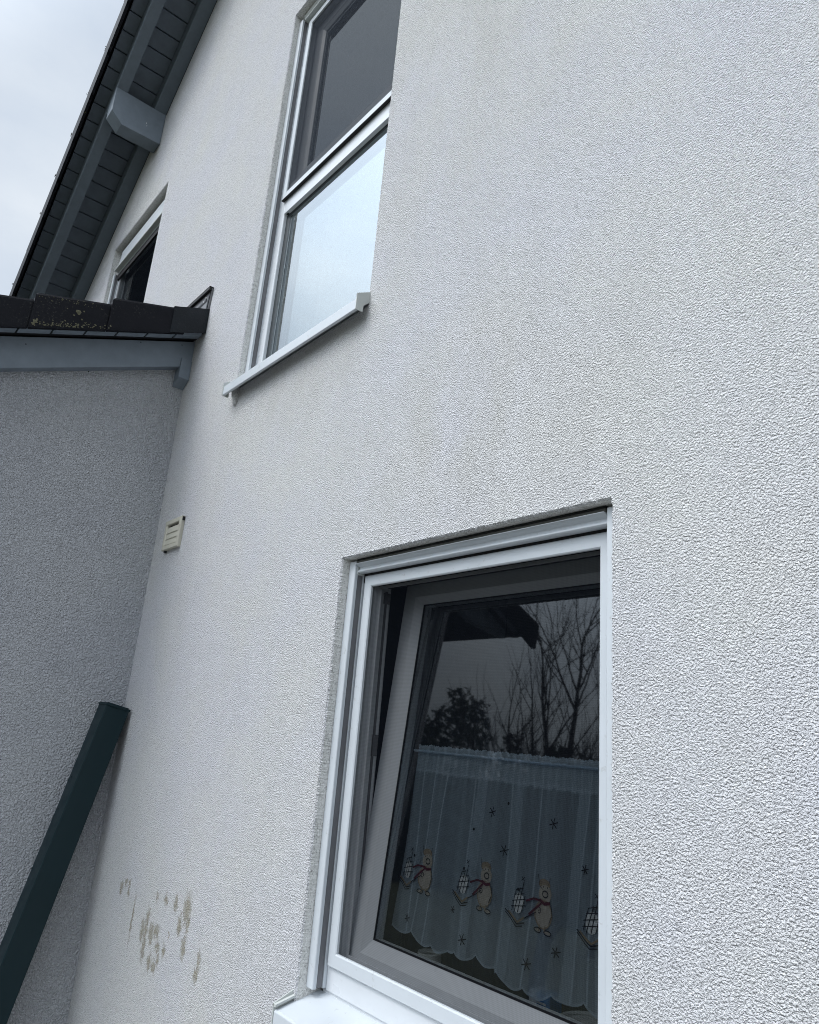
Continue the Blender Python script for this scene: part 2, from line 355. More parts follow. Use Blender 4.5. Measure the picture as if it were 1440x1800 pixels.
# front wall face with ragged, slightly rounded opening edges
w = MB()
xs = sorted(set([XL, XC, XR] + [v for o in OPEN for v in (o[0] - E_, o[1] + E_)]))
for a, b in zip(xs[:-1], xs[1:]):
    mid = (a + b) / 2
    holes = sorted([(o[2] - E_, o[3] + E_) for o in OPEN if o[0] - E_ < mid < o[1] + E_])
    z = 0.0
    for (h0, h1) in holes:
        w.quad((a, 0, z), (b, 0, z), (b, 0, h0), (a, 0, h0)); z = h1
    w.quad((a, 0, z), (b, 0, z), (b, 0, zr(b)), (a, 0, zr(a)))
RVS = []; LNS = []
def rnd1(i, seed, amp):
    r = random.Random(seed * 7919 + i); return (r.random() - 0.5) * 2 * amp
for oi, (x0, x1, z0, z1) in enumerate(OPEN):
    per = []
    st = 0.0028
    def seg(ax, az, bx, bz, nx_, nz_):
        n = max(2, int(math.hypot(bx - ax, bz - az) / st))
        for i in range(n):
            t = i / n; per.append((ax + (bx - ax) * t, az + (bz - az) * t, nx_, nz_))
    seg(x0, z0, x1, z0, 0, -1); seg(x1, z0, x1, z1, 1, 0); seg(x1, z1, x0, z1, 0, 1); seg(x0, z1, x0, z0, -1, 0)
    n = len(per); cx, cz = (x0 + x1) / 2, (z0 + z1) / 2
    jo = [rnd1(i, oi + 1, 1.0) * 0.6 + rnd1(i // 3, oi + 11, 1.0) * 0.6 for i in range(n)]
    A = []; Bv = []; Cv = []; Dv = []; Ev = []; Fv = []
    for i, (x, z, nx_, nz_) in enumerate(per):
        sx = (x - cx) / (x1 - x0) * 2; sz = (z - cz) / (z1 - z0) * 2
        A.append((cx + sx * ((x1 - x0) / 2 + E_), 0, cz + sz * ((z1 - z0) / 2 + E_)))
        j = jo[i] * 0.0015
        Bv.append((x + nx_ * (0.0035 + j * 0.6), -0.0006 + abs(j) * 0.3, z + nz_ * (0.0035 + j * 0.6)))
        Cv.append((x + nx_ * j, 0.004 + j * 0.6, z + nz_ * j))
        j2 = jo[(i * 5 + 3) % n] * 0.0007
        Dv.append((x + nx_ * (0.0005 + j2), 0.030, z + nz_ * (0.0005 + j2)))
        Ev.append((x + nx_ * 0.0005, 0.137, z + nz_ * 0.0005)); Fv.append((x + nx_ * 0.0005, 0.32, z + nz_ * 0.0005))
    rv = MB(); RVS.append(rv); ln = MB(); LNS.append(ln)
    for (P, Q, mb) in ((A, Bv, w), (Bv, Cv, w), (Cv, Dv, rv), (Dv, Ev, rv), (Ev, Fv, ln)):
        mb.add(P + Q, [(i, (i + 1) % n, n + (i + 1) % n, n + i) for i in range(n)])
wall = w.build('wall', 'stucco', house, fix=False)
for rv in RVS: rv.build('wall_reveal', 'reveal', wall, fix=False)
for rv in LNS: rv.build('inner_reveal_shade', 'drape', wall, fix=False)  # dark colour stands in for the unlit inner part of the reveal
sh = MB(); sh.box(XL, XL + 0.3, 0.001, 9, 0, zr(XL) - .02); sh.box(XR - 0.3, XR, 0.001, 9, 0, zr(XL) - .02)
sh.prism([(XL, 9, 0), (XR, 9, 0), (XR, 9, zr(XR)), (XC, 9, zr(XC)), (XL, 9, zr(XL))], (0, -0.3, 0))
sh.build('rear_and_side_wall', 'stucco', house)
ins = MB()
xs2 = sorted(set([XL + .3, XC, XR - .3] + [v for o in OPEN for v in (o[0], o[1])]))
for a, b in zip(xs2[:-1], xs2[1:]):
    mid = (a + b) / 2; z = 0.0
    for (h0, h1) in sorted([(o[2], o[3]) for o in OPEN if o[0] < mid < o[1]]):
        ins.quad((a, .32, z), (b, .32, z), (b, .32, h0), (a, .32, h0)); z = h1
    ins.quad((a, .32, z), (b, .32, z), (b, .32, zr(b) - .05), (a, .32, zr(a) - .05))
ins.quad((XL + .3, 3.6, 0), (XR - .3, 3.6, 0), (XR - .3, 3.6, 5.2), (XL + .3, 3.6, 5.2))
ins.box(-3.0, -2.9, .33, 3.59, 0.01, 5.2); ins.box(0.6, 0.7, .33, 3.59, 0.01, 5.2)
ins.box(XL + .3, XR - .3, .33, 8.6, 5.22, 5.3)
ins.build('interior_wall', 'inside', house, fix=False)
fl = MB(); fl.box(XL + .3, XR - .3, .33, 8.6, 2.42, 2.70); fl.quad((XL, .0, .01), (XR, 0, .01), (XR, 9, .01), (XL, 9, .01)); fl.build('interior_floor', 'floor', house)

# ---------------- main roof
UPN = Vector((-SL, 0, 1)).normalized(); UPS = Vector((1, 0, SL)).normalized()
LEN_N = math.sqrt(1 + SL * SL)
def rp(x, y, h):   # point over slope plane: x measured on the underside plane, h perpendicular
    return Vector((x, y, zr(x))) + UPN * h
rc = MB()
xe = -7.75
for sgn in (0, 1):
    def q(x, y, h):
        p = rp(x, y, h)
        if sgn: p = Vector((2 * XC - p.x, p.y, p.z))
        return p
    a, b = xe, XC - .001
    pts = [q(a, -0.44, .165), q(b, -0.44, .165), q(b, -0.44, .205), q(a, -0.44, .205)]
    rc.prism(pts, (0, 10.2, 0))
roof = rc.build('roof', 'tile', house)
def rafter(y0, y1, h, bev=.004):
    m_ = MB(); m_.prism([rp(xe + .1, y0, 0), rp(XC, y0, 0), rp(XC, y0, h), rp(xe + .1, y0, h)], (0, y1 - y0, 0))
    return m_.build('rafter', 'timber', roof, bevel=bev)
rafter(-0.087, -0.002, .129); rafter(-0.353, -0.278, .129)
m_ = MB()
for k in range(-32, 50):
    xa = -4.272 + .1035 * k
    xb = xa + .1035
    if xb > XC - .02 or xa < xe + .1: continue
    gp = .0045
    # chamfered tongue-and-groove board
    P = [rp(xa + .001, -.435, .142), rp(xa + gp, -.435, .130), rp(xb - gp, -.435, .130), rp(xb - .001, -.435, .142), rp(xb, -.435, .150), rp(xa, -.435, .150)]
    m_.prism(P, (0, .434, 0))
m_.build('soffit', 'soffit', roof)
# purlin end with chamfered nose
px0, px1 = -4.7494, -4.6295
zt = 5.70
prof = [(.0, 5.46), (-.272, 5.452), (-.352, 5.524), (-.355, 5.70), (.0, 5.70)]
m_ = MB()
def zt_(x): return zr(x) - .003
L_ = [(px0, y, (z if z < 5.6 else zt_(px0))) for y, z in prof]; R_ = [(px1, y, (z if z < 5.6 else zt_(px1))) for y, z in prof]
L_[0] = (px0, -0.001, 5.46); R_[0] = (px1, -.001, 5.46); L_[4] = (px0, -.001, zt_(px0)); R_[4] = (px1, -.001, zt_(px1))
m_.add(L_ + R_, [(4, 3, 2, 1, 0), (5, 6, 7, 8, 9)] + [(i, (i + 1) % 5, 5 + (i + 1) % 5, 5 + i) for i in range(5)])
m_.build('purlin_end', 'board', roof, bevel=.003)
for (y_, z_, l_) in ((-.119, 5.566, .009), (-.113, 5.548, .006)):
    m_ = MB(); m_.add([(-4.6288, y_ - .0015, z_ - l_), (-4.6288, y_ + .0015, z_ - l_ * .6), (-4.6288, y_ + .0018, z_ + l_ * .5), (-4.6288, y_ - .0004, z_ + l_)], [(0, 1, 2, 3)]); m_.build('white_fleck', 'screw', roof, fix=False)
# verge tiles of the main roof: thin flange hanging outside, stepped
for k in range(-12, 21):
    xb = -4.52 + -.2584 * k            # lower end ; tile runs uphill by .2584
    xa = xb + .2584 + .03
    if xa > XC + .2 or xb < xe - .1: continue
    h1, h0 = .222, .200                # top surface at lower end is higher (overlaps next)
    m_ = MB()
    def T(x, y, h): return rp(x, y, h)
    # cross-section (y,h): flange + top plate
    def sec(x, ht): return [T(x, -.455, .075), T(x, -.475, .070), T(x, -.478, ht - .012), T(x, -.470, ht), T(x, -.10, ht), T(x, -.10, ht - .018), T(x, -.455, ht - .02)]
    a = sec(xb, h1); b = sec(xa, h0); n = len(a)
    m_.add(a + b, [tuple(range(n - 1, -1, -1)), tuple(range(n, 2 * n))] + [(i, (i + 1) % n, n + (i + 1) % n, n + i) for i in range(n)])
    # little moss tuft on the step
    m_.build('verge_tile', 'tile', roof)
    if k % 2 == 0 or k in (1, 3, 7):
        mt = MB(); rr = random.Random(k + 50)
        for q_ in range(14):
            p = T(xb + rr.uniform(-.012, .008), -.476 + rr.uniform(-.006, .008), h1 + rr.uniform(-.02, .008)); s_ = rr.uniform(.003, .009)
            mt.add([p + Vector((rr.uniform(-s_, s_), rr.uniform(-s_, s_), rr.uniform(-s_, s_ * 1.4))) for _ in range(4)], [(0,1,2),(0,2,3),(0,3,1),(1,3,2)])
        mt.build('moss_tuft', 'lichen', roof)

# ---------------- vent grille
vx0, vx1, vz0, vz1 = -3.1365, -2.9675, 2.2835, 2.417
m_ = MB(); m_.ring(vx0, vx1, vz0, vz1, [(0, -.001), (0, -.014), (.003, -.017), (.019, -.017), (.022, -.012), (.022, -.001)])
vg = m_.build('vent_grille', 'vent', house)
hh = (vz1 - vz0 - .056) / 3
for i in range(3):
    z0 = vz0 + .022 + hh * i
    m_ = MB(); P = []
    for t in range(7):
        u = t / 6; P.append((vx0 + .022, -.0150 + .0035 * u ** 1.5, z0 + hh * u * 1.04))
    Pb = [(p[0], p[1] + .002, p[2]) for p in reversed(P)]
    m_.prism(P + Pb, (vx1 - vx0 - .044, 0, 0)); m_.build('louvre_slat', 'vent', vg)
m_ = MB(); m_.box(vx0 + .02, vx1 - .02, -.002, -.001, vz0 + .02, vz1 - .02); m_.build('dark_backing', 'seal_and_shade', vg)
m_ = MB(); m_.box(vx0 + .02, vx0 + .03, -.012, -.002, vz0 - .009, vz0 + .001); m_.build('fixing_clip', 'seal_and_shade', vg); m_ = MB(); m_.box(vx1 - .004, vx1 + .004, -.012, -.002, vz1 - .02, vz1 - .004); m_.build('fixing_clip', 'seal_and_shade', vg)

# ---------------- sills
def sill(par, x0, x1, yb, zb, yf, zf, zlip, cap=.014, lipt=.026):
    m_ = MB(); P = [(x0, yb, zb), (x0, yf + .004, zf), (x0, yf, zf - .004), (x0, yf, zlip + .002), (x0, yf + .003, zlip), (x0, yf + .010, zlip), (x0, yf + .010, zlip + .006), (x0, yf + .006, zlip + .006), (x0, yf + .006, zf - .008), (x0, yb, zb - .006)]
    m_.prism(P, (x1 - x0, 0, 0)); s_ = m_.build('sill', 'alu', par, bevel=.0015)
    for (xa, xb, nm) in ((x0 - .004, x0 - .0005, 0), (x1 + .0005, x1 + .004, 1)):
        m2 = MB(); ct = zf + cap
        P = [(xa, yf - .002, ct), (xa, 0.024, zb + cap + .002), (xa, 0.024, zb - .012), (xa, yf + lipt + .001, zf - .020), (xa, yf + lipt, zlip - .001), (xa, yf - .002, zlip - .001)]
        m2.prism(P, (xb - xa, 0, 0))
        m2.box(xa if nm else xa, xb + (.000 if nm else .010), yf - .002, .0, ct - .0001, ct + .002) if False else None
        m2.build('sill_end_cap', 'cap', par, bevel=.0006)
    return s_

# ================= LOWER WINDOW =================
x0, x1, z0, z1 = LW
m_ = MB()
m_.ring(x0 + .0015, x1 - .0015, 1.000, z1 - .002, [(0, .136), (0, .0715), (.024, .0715), (.024, .074), (.060, .074), (.065, .078), (.065, .0885), (.078, .0888), (.078, .0915), (.066, .0918), (.066, .128), (.063, .134), (.0, .136)])
m_.box(x0 + .03, x1 - .03, .066, .0735, .992, 1.046)
m_.box(x0 + .012, x1 - .012, .070, .175, .972, .9995)
sg = MB(); sg.ring(x0 + .0015, x1 - .0015, 1.0, z1 - .002, [(.070, .0890), (.0775, .0890), (.0775, .0913), (.070, .0913)])
win = m_.build('tilted_window', 'upvc', house, bevel=.0012)
sg.build('gasket_and_head_shade', 'seal_and_shade', win)
m_ = MB(); m_.box(x0 + .068, x1 - .068, .0785, .1275, 2.0005, 2.0038); m_.build('gasket_and_head_shade', 'seal_and_shade', win)  # wide black strip paints the shade under the frame head
win['label'] = 'lower window tilted inward behind a fly screen'
m_ = MB(); m_.ring(x0 + .037, x1 - .037, 1.0480, 2.0275, [(0, .072), (0, .0590), (.002, .0575), (.029, .0575), (.032, .060), (.032, .066), (.029, .067), (.029, .072)])
m_.build('screen_frame', 'alu', win)
m_ = MB(); m_.quad((x0 + .066, .0685, 1.077), (x1 - .066, .0685, 1.077), (x1 - .066, .0685, 1.998), (x0 + .066, .0685, 1.998)); m_.build('insect_screen', 'mesh', win)
def guide(par, xa, s, za, zb, yf=.0265):
    """U shaped shutter guide rail; s=+1 opens towards +x"""
    m_ = MB()
    P = [(0, yf), (.027, yf), (.029, yf + .002), (.029, yf + .011), (.020, yf + .012), (.020, yf + .030), (.028, yf + .031), (.028, .070), (0, .070)]
    m_.prism([(xa + s * a, y, za) for a, y in P], (0, 0, zb - za)); 
    g_ = m_.build('guide_rail', 'alu', par, bevel=.0008)
    m_ = MB(); a, b = sorted((xa + s * .0202, xa + s * .0262)); m_.box(a, b, yf + .0135, yf + .0285, za + .002, zb - .002); m_.build('guide_brush', 'flash', par)
guide(win, x0 + .001, 1, .9965, 2.066); guide(win, x1 - .001, -1, .9965, 2.066)
# black seal line between guide and frame
# shutter end slat
m_ = MB(); P = [(.058, 2.0578), (.0230, 2.0576), (.0205, 2.0574), (.0205, 2.0558), (.033, 2.0520), (.0395, 2.0485), (.0385, 2.0430), (.0345, 2.0395), (.0335, 2.0360), (.037, 2.0330), (.045, 2.0325), (.058, 2.034)]
m_.prism([(x0 + .033, y, z) for y, z in P], (x1 - x0 - .066, 0, 0)); m_.build('shutter_end_slat', 'alu', win, bevel=.0006)
m_ = MB(); m_.box(x0 + .0215, x0 + .0315, .034, .058, 2.028, 2.052); m_.build('slat_end_plug', 'cap', win, bevel=.001); m_ = MB(); m_.box(x1 - .0315, x1 - .0215, .034, .058, 2.028, 2.052); m_.build('slat_end_plug', 'cap', win, bevel=.001)
m_ = MB(); m_.box(x0 + .031, x1 - .031, .0595, .0712, 2.010, 2.0705); m_.build('shutter_gap_shade', 'seal_and_shade', win)  # black box paints the shade in the gap below the slat
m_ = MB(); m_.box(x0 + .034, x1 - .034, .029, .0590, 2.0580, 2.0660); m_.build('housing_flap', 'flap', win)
m_ = MB(); m_.box(x0 + .034, x1 - .034, .0285, .0590, 2.0662, 2.0713); m_.build('shutter_gap_shade', 'seal_and_shade', win)  # black box paints the dark gap under the lintel
sill(win, -1.753, -.820, .0705, .9855, -.050, .9545, .905, cap=.013, lipt=.03)
m_ = MB(); m_.prism([(-1.7565, -.052, .9665), (-1.7565, .066, .9985), (-1.7565, .066, .9930), (-1.7565, -.052, .9610)], (.0125, 0, 0)); m_.build('sill_end_cap', 'cap', win)
# tilted sash
TH = R(5.607); ST, CT = math.sin(TH), math.cos(TH)
sx_ = Matrix(((1, 0, 0, 0), (0, CT, ST, .105), (0, -ST, CT, 1.126), (0, 0, 0, 1)))   # local y = inward normal, local z = up along the sash
m_ = MB(); m_.ring(-1.676, -.859, -.098, .899, [(0, .052), (0, -.001), (.002, -.003), (.047, -.003), (.0500, -.001), (.074, .012), (.074, .040), (.060, .052)], kb=1.32, kt=.81)
sash = m_.build('sash', 'upvc', win, bevel=.001, xf=sx_)
m_ = MB(); m_.ring(-1.676, -.859, -.098, .899, [(.0725, .0105), (.0755, .0105), (.0755, .0145), (.0725, .0145)], kb=1.32, kt=.81); m_.build('glazing_seal', 'seal_and_shade', win, xf=sx_)
m_ = MB(); m_.quad((-1.603, .014, -.001), (-.933, .014, -.001), (-.933, .014, .839), (-1.603, .014, .839)); m_.build('pane', 'glass_low', win, xf=sx_)
# ironmongery in the rebate
m_ = MB(); m_.box(-1.6765, -1.6735, .112, .120, 1.15, 1.99); m_.box(-1.6765, -1.669, .111, .127, 1.545, 1.60); m_.box(-1.6765, -1.669, .108, .128, 1.955, 1.985); m_.build('window_fitting', 'flash', win)
m_ = MB(); m_.box(x0 + .002, x1 - .002, .176, .42, .975, 1.0); m_.build('inner_sill', 'china', win)

# ================= UPPER WINDOW =================
x0, x1, z0, z1 = UW
m_ = MB()
m_.ring(x0 + .0015, x1 - .0015, 2.937, z1 - .002, [(0, .16), (0, .0715), (.026, .0715), (.026, .0605), (.068, .0605), (.0715, .064), (.0715, .0790), (.0735, .0815), (.0735, .12), (.06, .16)])
uw = m_.build('tall_window', 'upvc', house, bevel=.0012)
uw['label'] = 'tall upper window, screened above and plain glass below'
m_ = MB(); m_.box(x0 + .0722, x1 - .0722, .0605, .12, 3.758, 3.905); m_.build('transom', 'upvc', uw, bevel=.0015)
m_ = MB(); m_.ring(x0 + .0718, x1 - .0718, 3.0085, 3.7578, [(0, .0765), (0, .0812), (.024, .0812), (.010, .0785), (.008, .0765)], kb=.25, kt=.45); m_.build('glazing_bead_reflection', 'bead', uw)  # bead widened and darkened to paint the dark reflection at the pane edge
m_ = MB(); m_.box(x0 + .080, x0 + .095, .068, .076, 3.7568, 3.7585); m_.build('drain_slot', 'seal_and_shade', uw)
for yy, gp in ((.0815, 0), (.1015, .004)):
    m_ = MB(); m_.quad((x0 + .0737 + gp, yy, 3.012 + gp), (x1 - .0737 - gp, yy, 3.012 + gp), (x1 - .0737 - gp, yy, 3.757 - gp), (x0 + .0737 + gp, yy, 3.757 - gp)); m_.build('pane', 'glass', uw)
m_ = MB(); m_.ring(x0 + .078, x1 - .078, 3.915, 4.846, [(0, .14), (0, .090), (.002, .088), (.052, .088), (.056, .091), (.072, .099), (.072, .13), (.06, .14)]); m_.build('sash', 'upvc', uw, bevel=.001)
m_ = MB(); m_.quad((x0 + .15, .103, 3.986), (x1 - .15, .103, 3.986), (x1 - .15, .103, 4.775), (x0 + .15, .103, 4.775)); m_.build('pane', 'glass', uw)
m_ = MB(); m_.ring(x0 + .056, x1 - .042, 3.8325, 4.872, [(0, .0600), (0, .0505), (.002, .049), (.0285, .049), (.030, .051), (.030, .056), (.028, .057), (.028, .060)]); m_.build('screen_frame', 'alu', uw)
m_ = MB(); m_.box(x0 + .058, x1 - .058, .0455, .0590, 3.8255, 3.8290); m_.build('screen_gap_shade', 'seal_and_shade', uw)  # black strip paints the gap shadow under the screen rail
m_ = MB(); m_.quad((x0 + .083, .0575, 3.860), (x1 - .069, .0575, 3.860), (x1 - .069, .0575, 4.845), (x0 + .083, .0575, 4.845)); m_.build('insect_screen', 'mesh_up', uw)
guide(uw, x0 + .001, 1, 2.945, 4.892); guide(uw, x1 - .001, -1, 2.945, 4.892)
m_ = MB(); P = [(.060, 4.917), (.030, 4.917), (.028, 4.905), (.034, 4.898), (.034, 4.888), (.060, 4.888)]
m_.prism([(x0 + .033, y, z) for y, z in P], (x1 - x0 - .066, 0, 0)); m_.build('shutter_end_slat', 'cap', uw, bevel=.0006)
sill(uw, -2.6755, -1.7495, .068, 2.944, -.048, 2.908, 2.866, cap=.014, lipt=.026)
# mortar lump that seals the left sill end
m_ = MB(); rr = random.Random(3)
pts = []; rad = []
for i in range(9):
    t = i / 8; pts.append((-2.645 + .006 * math.sin(t * 3), -.012 + .012 * t, 2.903 - .075 * t)); rad.append((.019 + .003 * math.sin(i * 2.1)) * (1 - .55 * t ** 2))
m_.tube(pts, rad, 12); m_.build('mortar_lump', 'stucco', wall, smooth=True)

# ================= SMALL TOP-LEFT WINDOW =================
x0, x1, z0, z1 = T3
m_ = MB(); m_.ring(x0 + .0015, x1 - .0015, z0 + .01, z1 - .002, [(0, .16), (0, .0715), (.030, .0715), (.030, .064), (.07, .064), (.074, .068), (.074, .09), (.06, .16)])
tw = m_.build('gable_window', 'upvc', house, bevel=.0012); tw['label'] = 'gable window half hidden behind the verge tiles'
m_ = MB(); m_.box(x0 + .085, x1 - .03, .030, .060, 4.738, 4.795); m_.build('shutter_slat', 'alu', tw, bevel=.002); m_ = MB(); m_.box(x0 + .085, x1 - .03, .034, .060, 4.799, 4.862); m_.build('shutter_slat', 'alu', tw, bevel=.002)
m_ = MB(); m_.box(x0 + .03, x1 - .03, .020, .056, 4.716, 4.728); m_.build('shutter_end_slat', 'cap', tw, bevel=.001)
m_ = MB(); m_.box(x0 + .032, x1 - .032, .046, .0635, 4.862, 4.898); m_.build('shutter_gap_shade', 'seal_and_shade', tw); m_ = MB(); m_.box(x0 + .032, x1 - .032, .052, .0635, 4.655, 4.7155); m_.build('shutter_gap_shade', 'seal_and_shade', tw); m_ = MB(); m_.box(x0 + .05, x1 - .05, .046, .0515, 4.697, 4.704); m_.build('screen_top_rail', 'alu', tw)  # black boxes paint the shade above the slats and below the end slat
m_ = MB(); m_.quad((x0 + .07, .060, 3.85), (x1 - .07, .060, 3.85), (x1 - .07, .060, 4.668), (x0 + .07, .060, 4.668)); m_.build('insect_screen', 'mesh', tw)
m_ = MB(); m_.quad((x0 + .07, .082, 3.85), (x1 - .07, .082, 3.85), (x1 - .07, .082, 4.83), (x0 + .07, .082, 4.83)); m_.build('pane', 'glass_low', tw)
guide(tw, x0 + .001, 1, 3.80, 4.70); guide(tw, x1 - .001, -1, 3.80, 4.70)

# ================================================================== EXTENSION
ext = empty('low_extension', (0, 0, 0)); tag(ext, 'low grey rendered extension with dark verge tiles and blue-grey barge board', 'building')
NAILS = [(-.062, 3.300), (-.44, 3.01), (-.70, 3.035), (-.25, 3.235)]
ES = .391                                   # roof slope
XW = -3.275
def ez(y, z_at0): return z_at0 + ES * y
YE = -1.30; YV = -1.80
m_ = MB()
m_.prism([(XW, -.0005, 0), (XW, YE, 0), (XW, YE, ez(YE, 3.225)), (XW, -.0005, 3.225)], (-3.7, 0, 0))
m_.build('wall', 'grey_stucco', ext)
# barge board
m_ = MB(); y0 = -.001
m_.prism([(-3.2235, y0, 3.2110), (-3.2235, -1.44, 3.2110 - .409 * 1.44), (-3.2235, -1.74, 3.2110 - .409 * 1.44), (-3.2235, -1.78, 3.2110 - .409 * 1.44 + .03), (-3.2235, -1.78, 3.3430 - .391 * 1.78), (-3.2235, y0, 3.3430)], (-.0505, 0, 0))
m_.build('barge_board', 'board', ext, bevel=.003)
for (y_, z_) in NAILS:
    m_ = MB(); m_.tube([(-3.2240, y_, z_), (-3.2229, y_, z_)], .0028, 8); m_.build('nail_head', 'seal_and_shade', ext)
# soffit boards under the verge tiles
m_ = MB()
for k in range(-1, 14):
    ya = -.131 - .1245 * k; yb = ya - .1245
    ya_ = min(ya - .004, -.002); yb_ = yb + .004
    if yb_ < YV: break
    m_.prism([(-3.128, ya_, ez(ya_, 3.3385)), (-3.128, yb_, ez(yb_, 3.3385)), (-3.128, yb_, ez(yb_, 3.352)), (-3.128, ya_, ez(ya_, 3.352))], (-.042, 0, 0))
m_.build('soffit', 'board', ext)
m_ = MB(); m_.prism([(-3.171, -.002, 3.349), (-3.171, YV, ez(YV, 3.349)), (-3.171, YV, ez(YV, 3.353)), (-3.171, -.002, 3.353)], (-.05, 0, 0)); m_.build('recess_strip', 'seal_and_shade', ext)  # black strip between soffit boards and barge board
m_ = MB(); m_.prism([(-3.14, -.002, 3.3535), (-3.14, YV, ez(YV, 3.353)), (-3.14, YV, ez(YV, 3.44)), (-3.14, -.002, 3.44)], (-3.9, 0, 0)); er = m_.build('roof', 'tile', ext)
# verge tiles
TL = .2924
for k in range(0, 6):
    yu = -.427 + TL - TL * k; yl = yu - TL               # upper / lower end of the exposed part
    zl = 3.4715 + .0285 + ES * yl                          # top at the lower end (raised by the overlap)
    slope = .30
    yu2 = yu - .006
    if k == 0: yu2 = -.10
    def sec(y, dz=0.0, low=0.0):
        zt = zl + slope * (y - yl) + dz
        zb = 3.3435 + ES * y - .003 + low
        return [(-3.1145, y, zb), (-3.1130, y, zb + .01), (-3.1120, y, zt - .012), (-3.1150, y, zt - .003), (-3.1215, y, zt), (-3.40, y, zt), (-3.40, y, zt - .02), (-3.134, y, zt - .02), (-3.134, y, zb)]
    m_ = MB(); a = sec(yl); b = sec(yl + .006, .002); c = sec(yu2); n = len(a)
    sh_ = .0085                                            # the lower end laps over its neighbour
    a = [(p[0] + (sh_ if i < 5 else 0), p[1] - (0.006 if i < 3 else 0), p[2]) for i, p in enumerate(a)]; b = [(p[0] + (sh_ if i < 5 else 0), p[1], p[2]) for i, p in enumerate(b)]
    m_.add(a + b + c, [tuple(range(n - 1, -1, -1)), tuple(range(2 * n, 3 * n))] + [(j * n + i, j * n + (i + 1) % n, (j + 1) * n + (i + 1) % n, (j + 1) * n + i) for j in (0, 1) for i in range(n)])
    m_.build('verge_tile', 'tile', er)
# lichen on the verge tiles
mt = MB(); rr = random.Random(21)
def blob(mb, p, s_, rr, flat_=.25):
    # small irregular crust
    n = 7; c = Vector(p); vs = [c + Vector((s_ * flat_, 0, 0))]
    for i in range(n):
        a = 2 * math.pi * i / n; q_ = s_ * rr.uniform(.6, 1.25); vs.append(c + Vector((0, math.cos(a) * q_, math.sin(a) * q_)))
    mb.add(vs, [(0, 1 + i, 1 + (i + 1) % n) for i in range(n)])
def XFy(y):
    k_ = math.ceil((-.427 - y) / TL - 1e-9); yl_ = -.427 - TL * k_; fr_ = min(1, max(0, 1 - (y - yl_) / (TL - .006)))
    return -3.1117 + .0085 * fr_ + .0008
for i in range(120):
    t = rr.random(); y = -.72 + .30 * t if i < 230 else rr.uniform(-.43, -.36)
    u = abs(rr.gauss(0, .011)); zb = 3.3445 + ES * y
    wgt = math.exp(-((y + .58) / .09) ** 2) + .45 * math.exp(-((y + .71) / .02) ** 2) + .35
    if rr.random() > wgt: continue
    blob(mt, (XFy(y), y, zb + .004 + u), rr.uniform(.0012, .0042), rr)
for (y, dz, s_) in [(-.555, .078, .011), (-.553, .070, .007), (-.57, .060, .004), (-.535, .08, .004), (-.60, .09, .003), (-.705, .022, .009), (-.70, .03, .006), (-.71, .012, .007)]:
    blob(mt, (XFy(y), y, 3.3445 + ES * y + dz), s_, rr)
for i in range(45):
    y = rr.uniform(-.72, -.46) ; blob(mt, (XFy(y), y, 3.4715 + .0285 + ES * -.7194 + .30 * (y + .7194) - abs(rr.gauss(.008, .010)) - .010), rr.uniform(.0008, .0026), rr)
mt.build('lichen', 'lichen', er)['kind'] = 'stuff'
# lead apron at the wall
m_ = MB(); P = []; rows = 9; cols = 12
for i in range(cols + 1):
    for j in range(rows + 1):
        u = i / cols; v = j / rows; y = -.166 + .165 * u
        zb = 3.3430 + ES * y; zt = 3.4745 + .365 * y
        bul = .006 * math.sin(u * math.pi) * math.sin(v * math.pi) + .004 * math.sin(u * 9 + v * 2) * .5
        P.append((-3.1085 + bul, y, zb + (zt - zb) * v))
m_.add(P, [(i * (rows + 1) + j, (i + 1) * (rows + 1) + j, (i + 1) * (rows + 1) + j + 1, i * (rows + 1) + j + 1) for i in range(cols) for j in range(rows)])
m_.quad((-3.1085, -.166, 3.414), (-3.1085, -.001, 3.4745), (-3.36, -.001, 3.480), (-3.36, -.166, 3.418))
m_.build('lead_apron', 'lead', er, smooth=True, fix=False)
# wall flashing strip
m_ = MB(); m_.prism([(-3.106, -.009, 3.585), (-3.116, -.009, 3.46), (-6.9, -.009, 3.46), (-6.9, -.009, 3.585)], (0, .0085, 0)); m_.build('wall_flashing', 'flash', er)
m_ = MB(); m_.box(-6.9, -3.106, -.022, -.0005, 3.5852, 3.592); m_.build('flashing_lip', 'seal_and_shade', er); m_ = MB(); m_.box(-6.9, -3.106, -.0225, -.0095, 3.572, 3.5850); m_.build('flashing_lip', 'seal_and_shade', er)
m_ = MB(); m_.prism([(-3.112, -.013, 3.565), (-3.122, -.013, 3.47), (-3.134, -.013, 3.47), (-3.130, -.013, 3.555)], (0, .003, 0)); m_.build('flashing_fold', 'lead', er); m_ = MB(); m_.prism([(-3.15, -.012, 3.545), (-3.35, -.012, 3.532), (-3.35, -.012, 3.522), (-3.15, -.012, 3.530)], (0, .002, 0)); m_.build('flashing_fold', 'lead', er)
for (x, z) in ((-3.1592, 3.5527), (-3.1774, 3.5376), (-3.42, 3.552)):
    m_ = MB(); m_.tube([(x, -.0092, z), (x, -.0125, z), (x, -.0135, z)], [.0042, .0040, .0022], 10)
    m_.build('screw', 'screw', er, smooth=True)
# small purlin end under the barge board
m_ = MB(); m_.prism([(-3.2150, -.054, 3.2330), (-3.2150, -.054, 3.1340), (-3.272, -.054, 3.1000), (-3.2745, -.054, 3.1000), (-3.2745, -.054, 3.2330)], (0, .0528, 0)); m_.build('purlin_end', 'board', ext, bevel=.002)

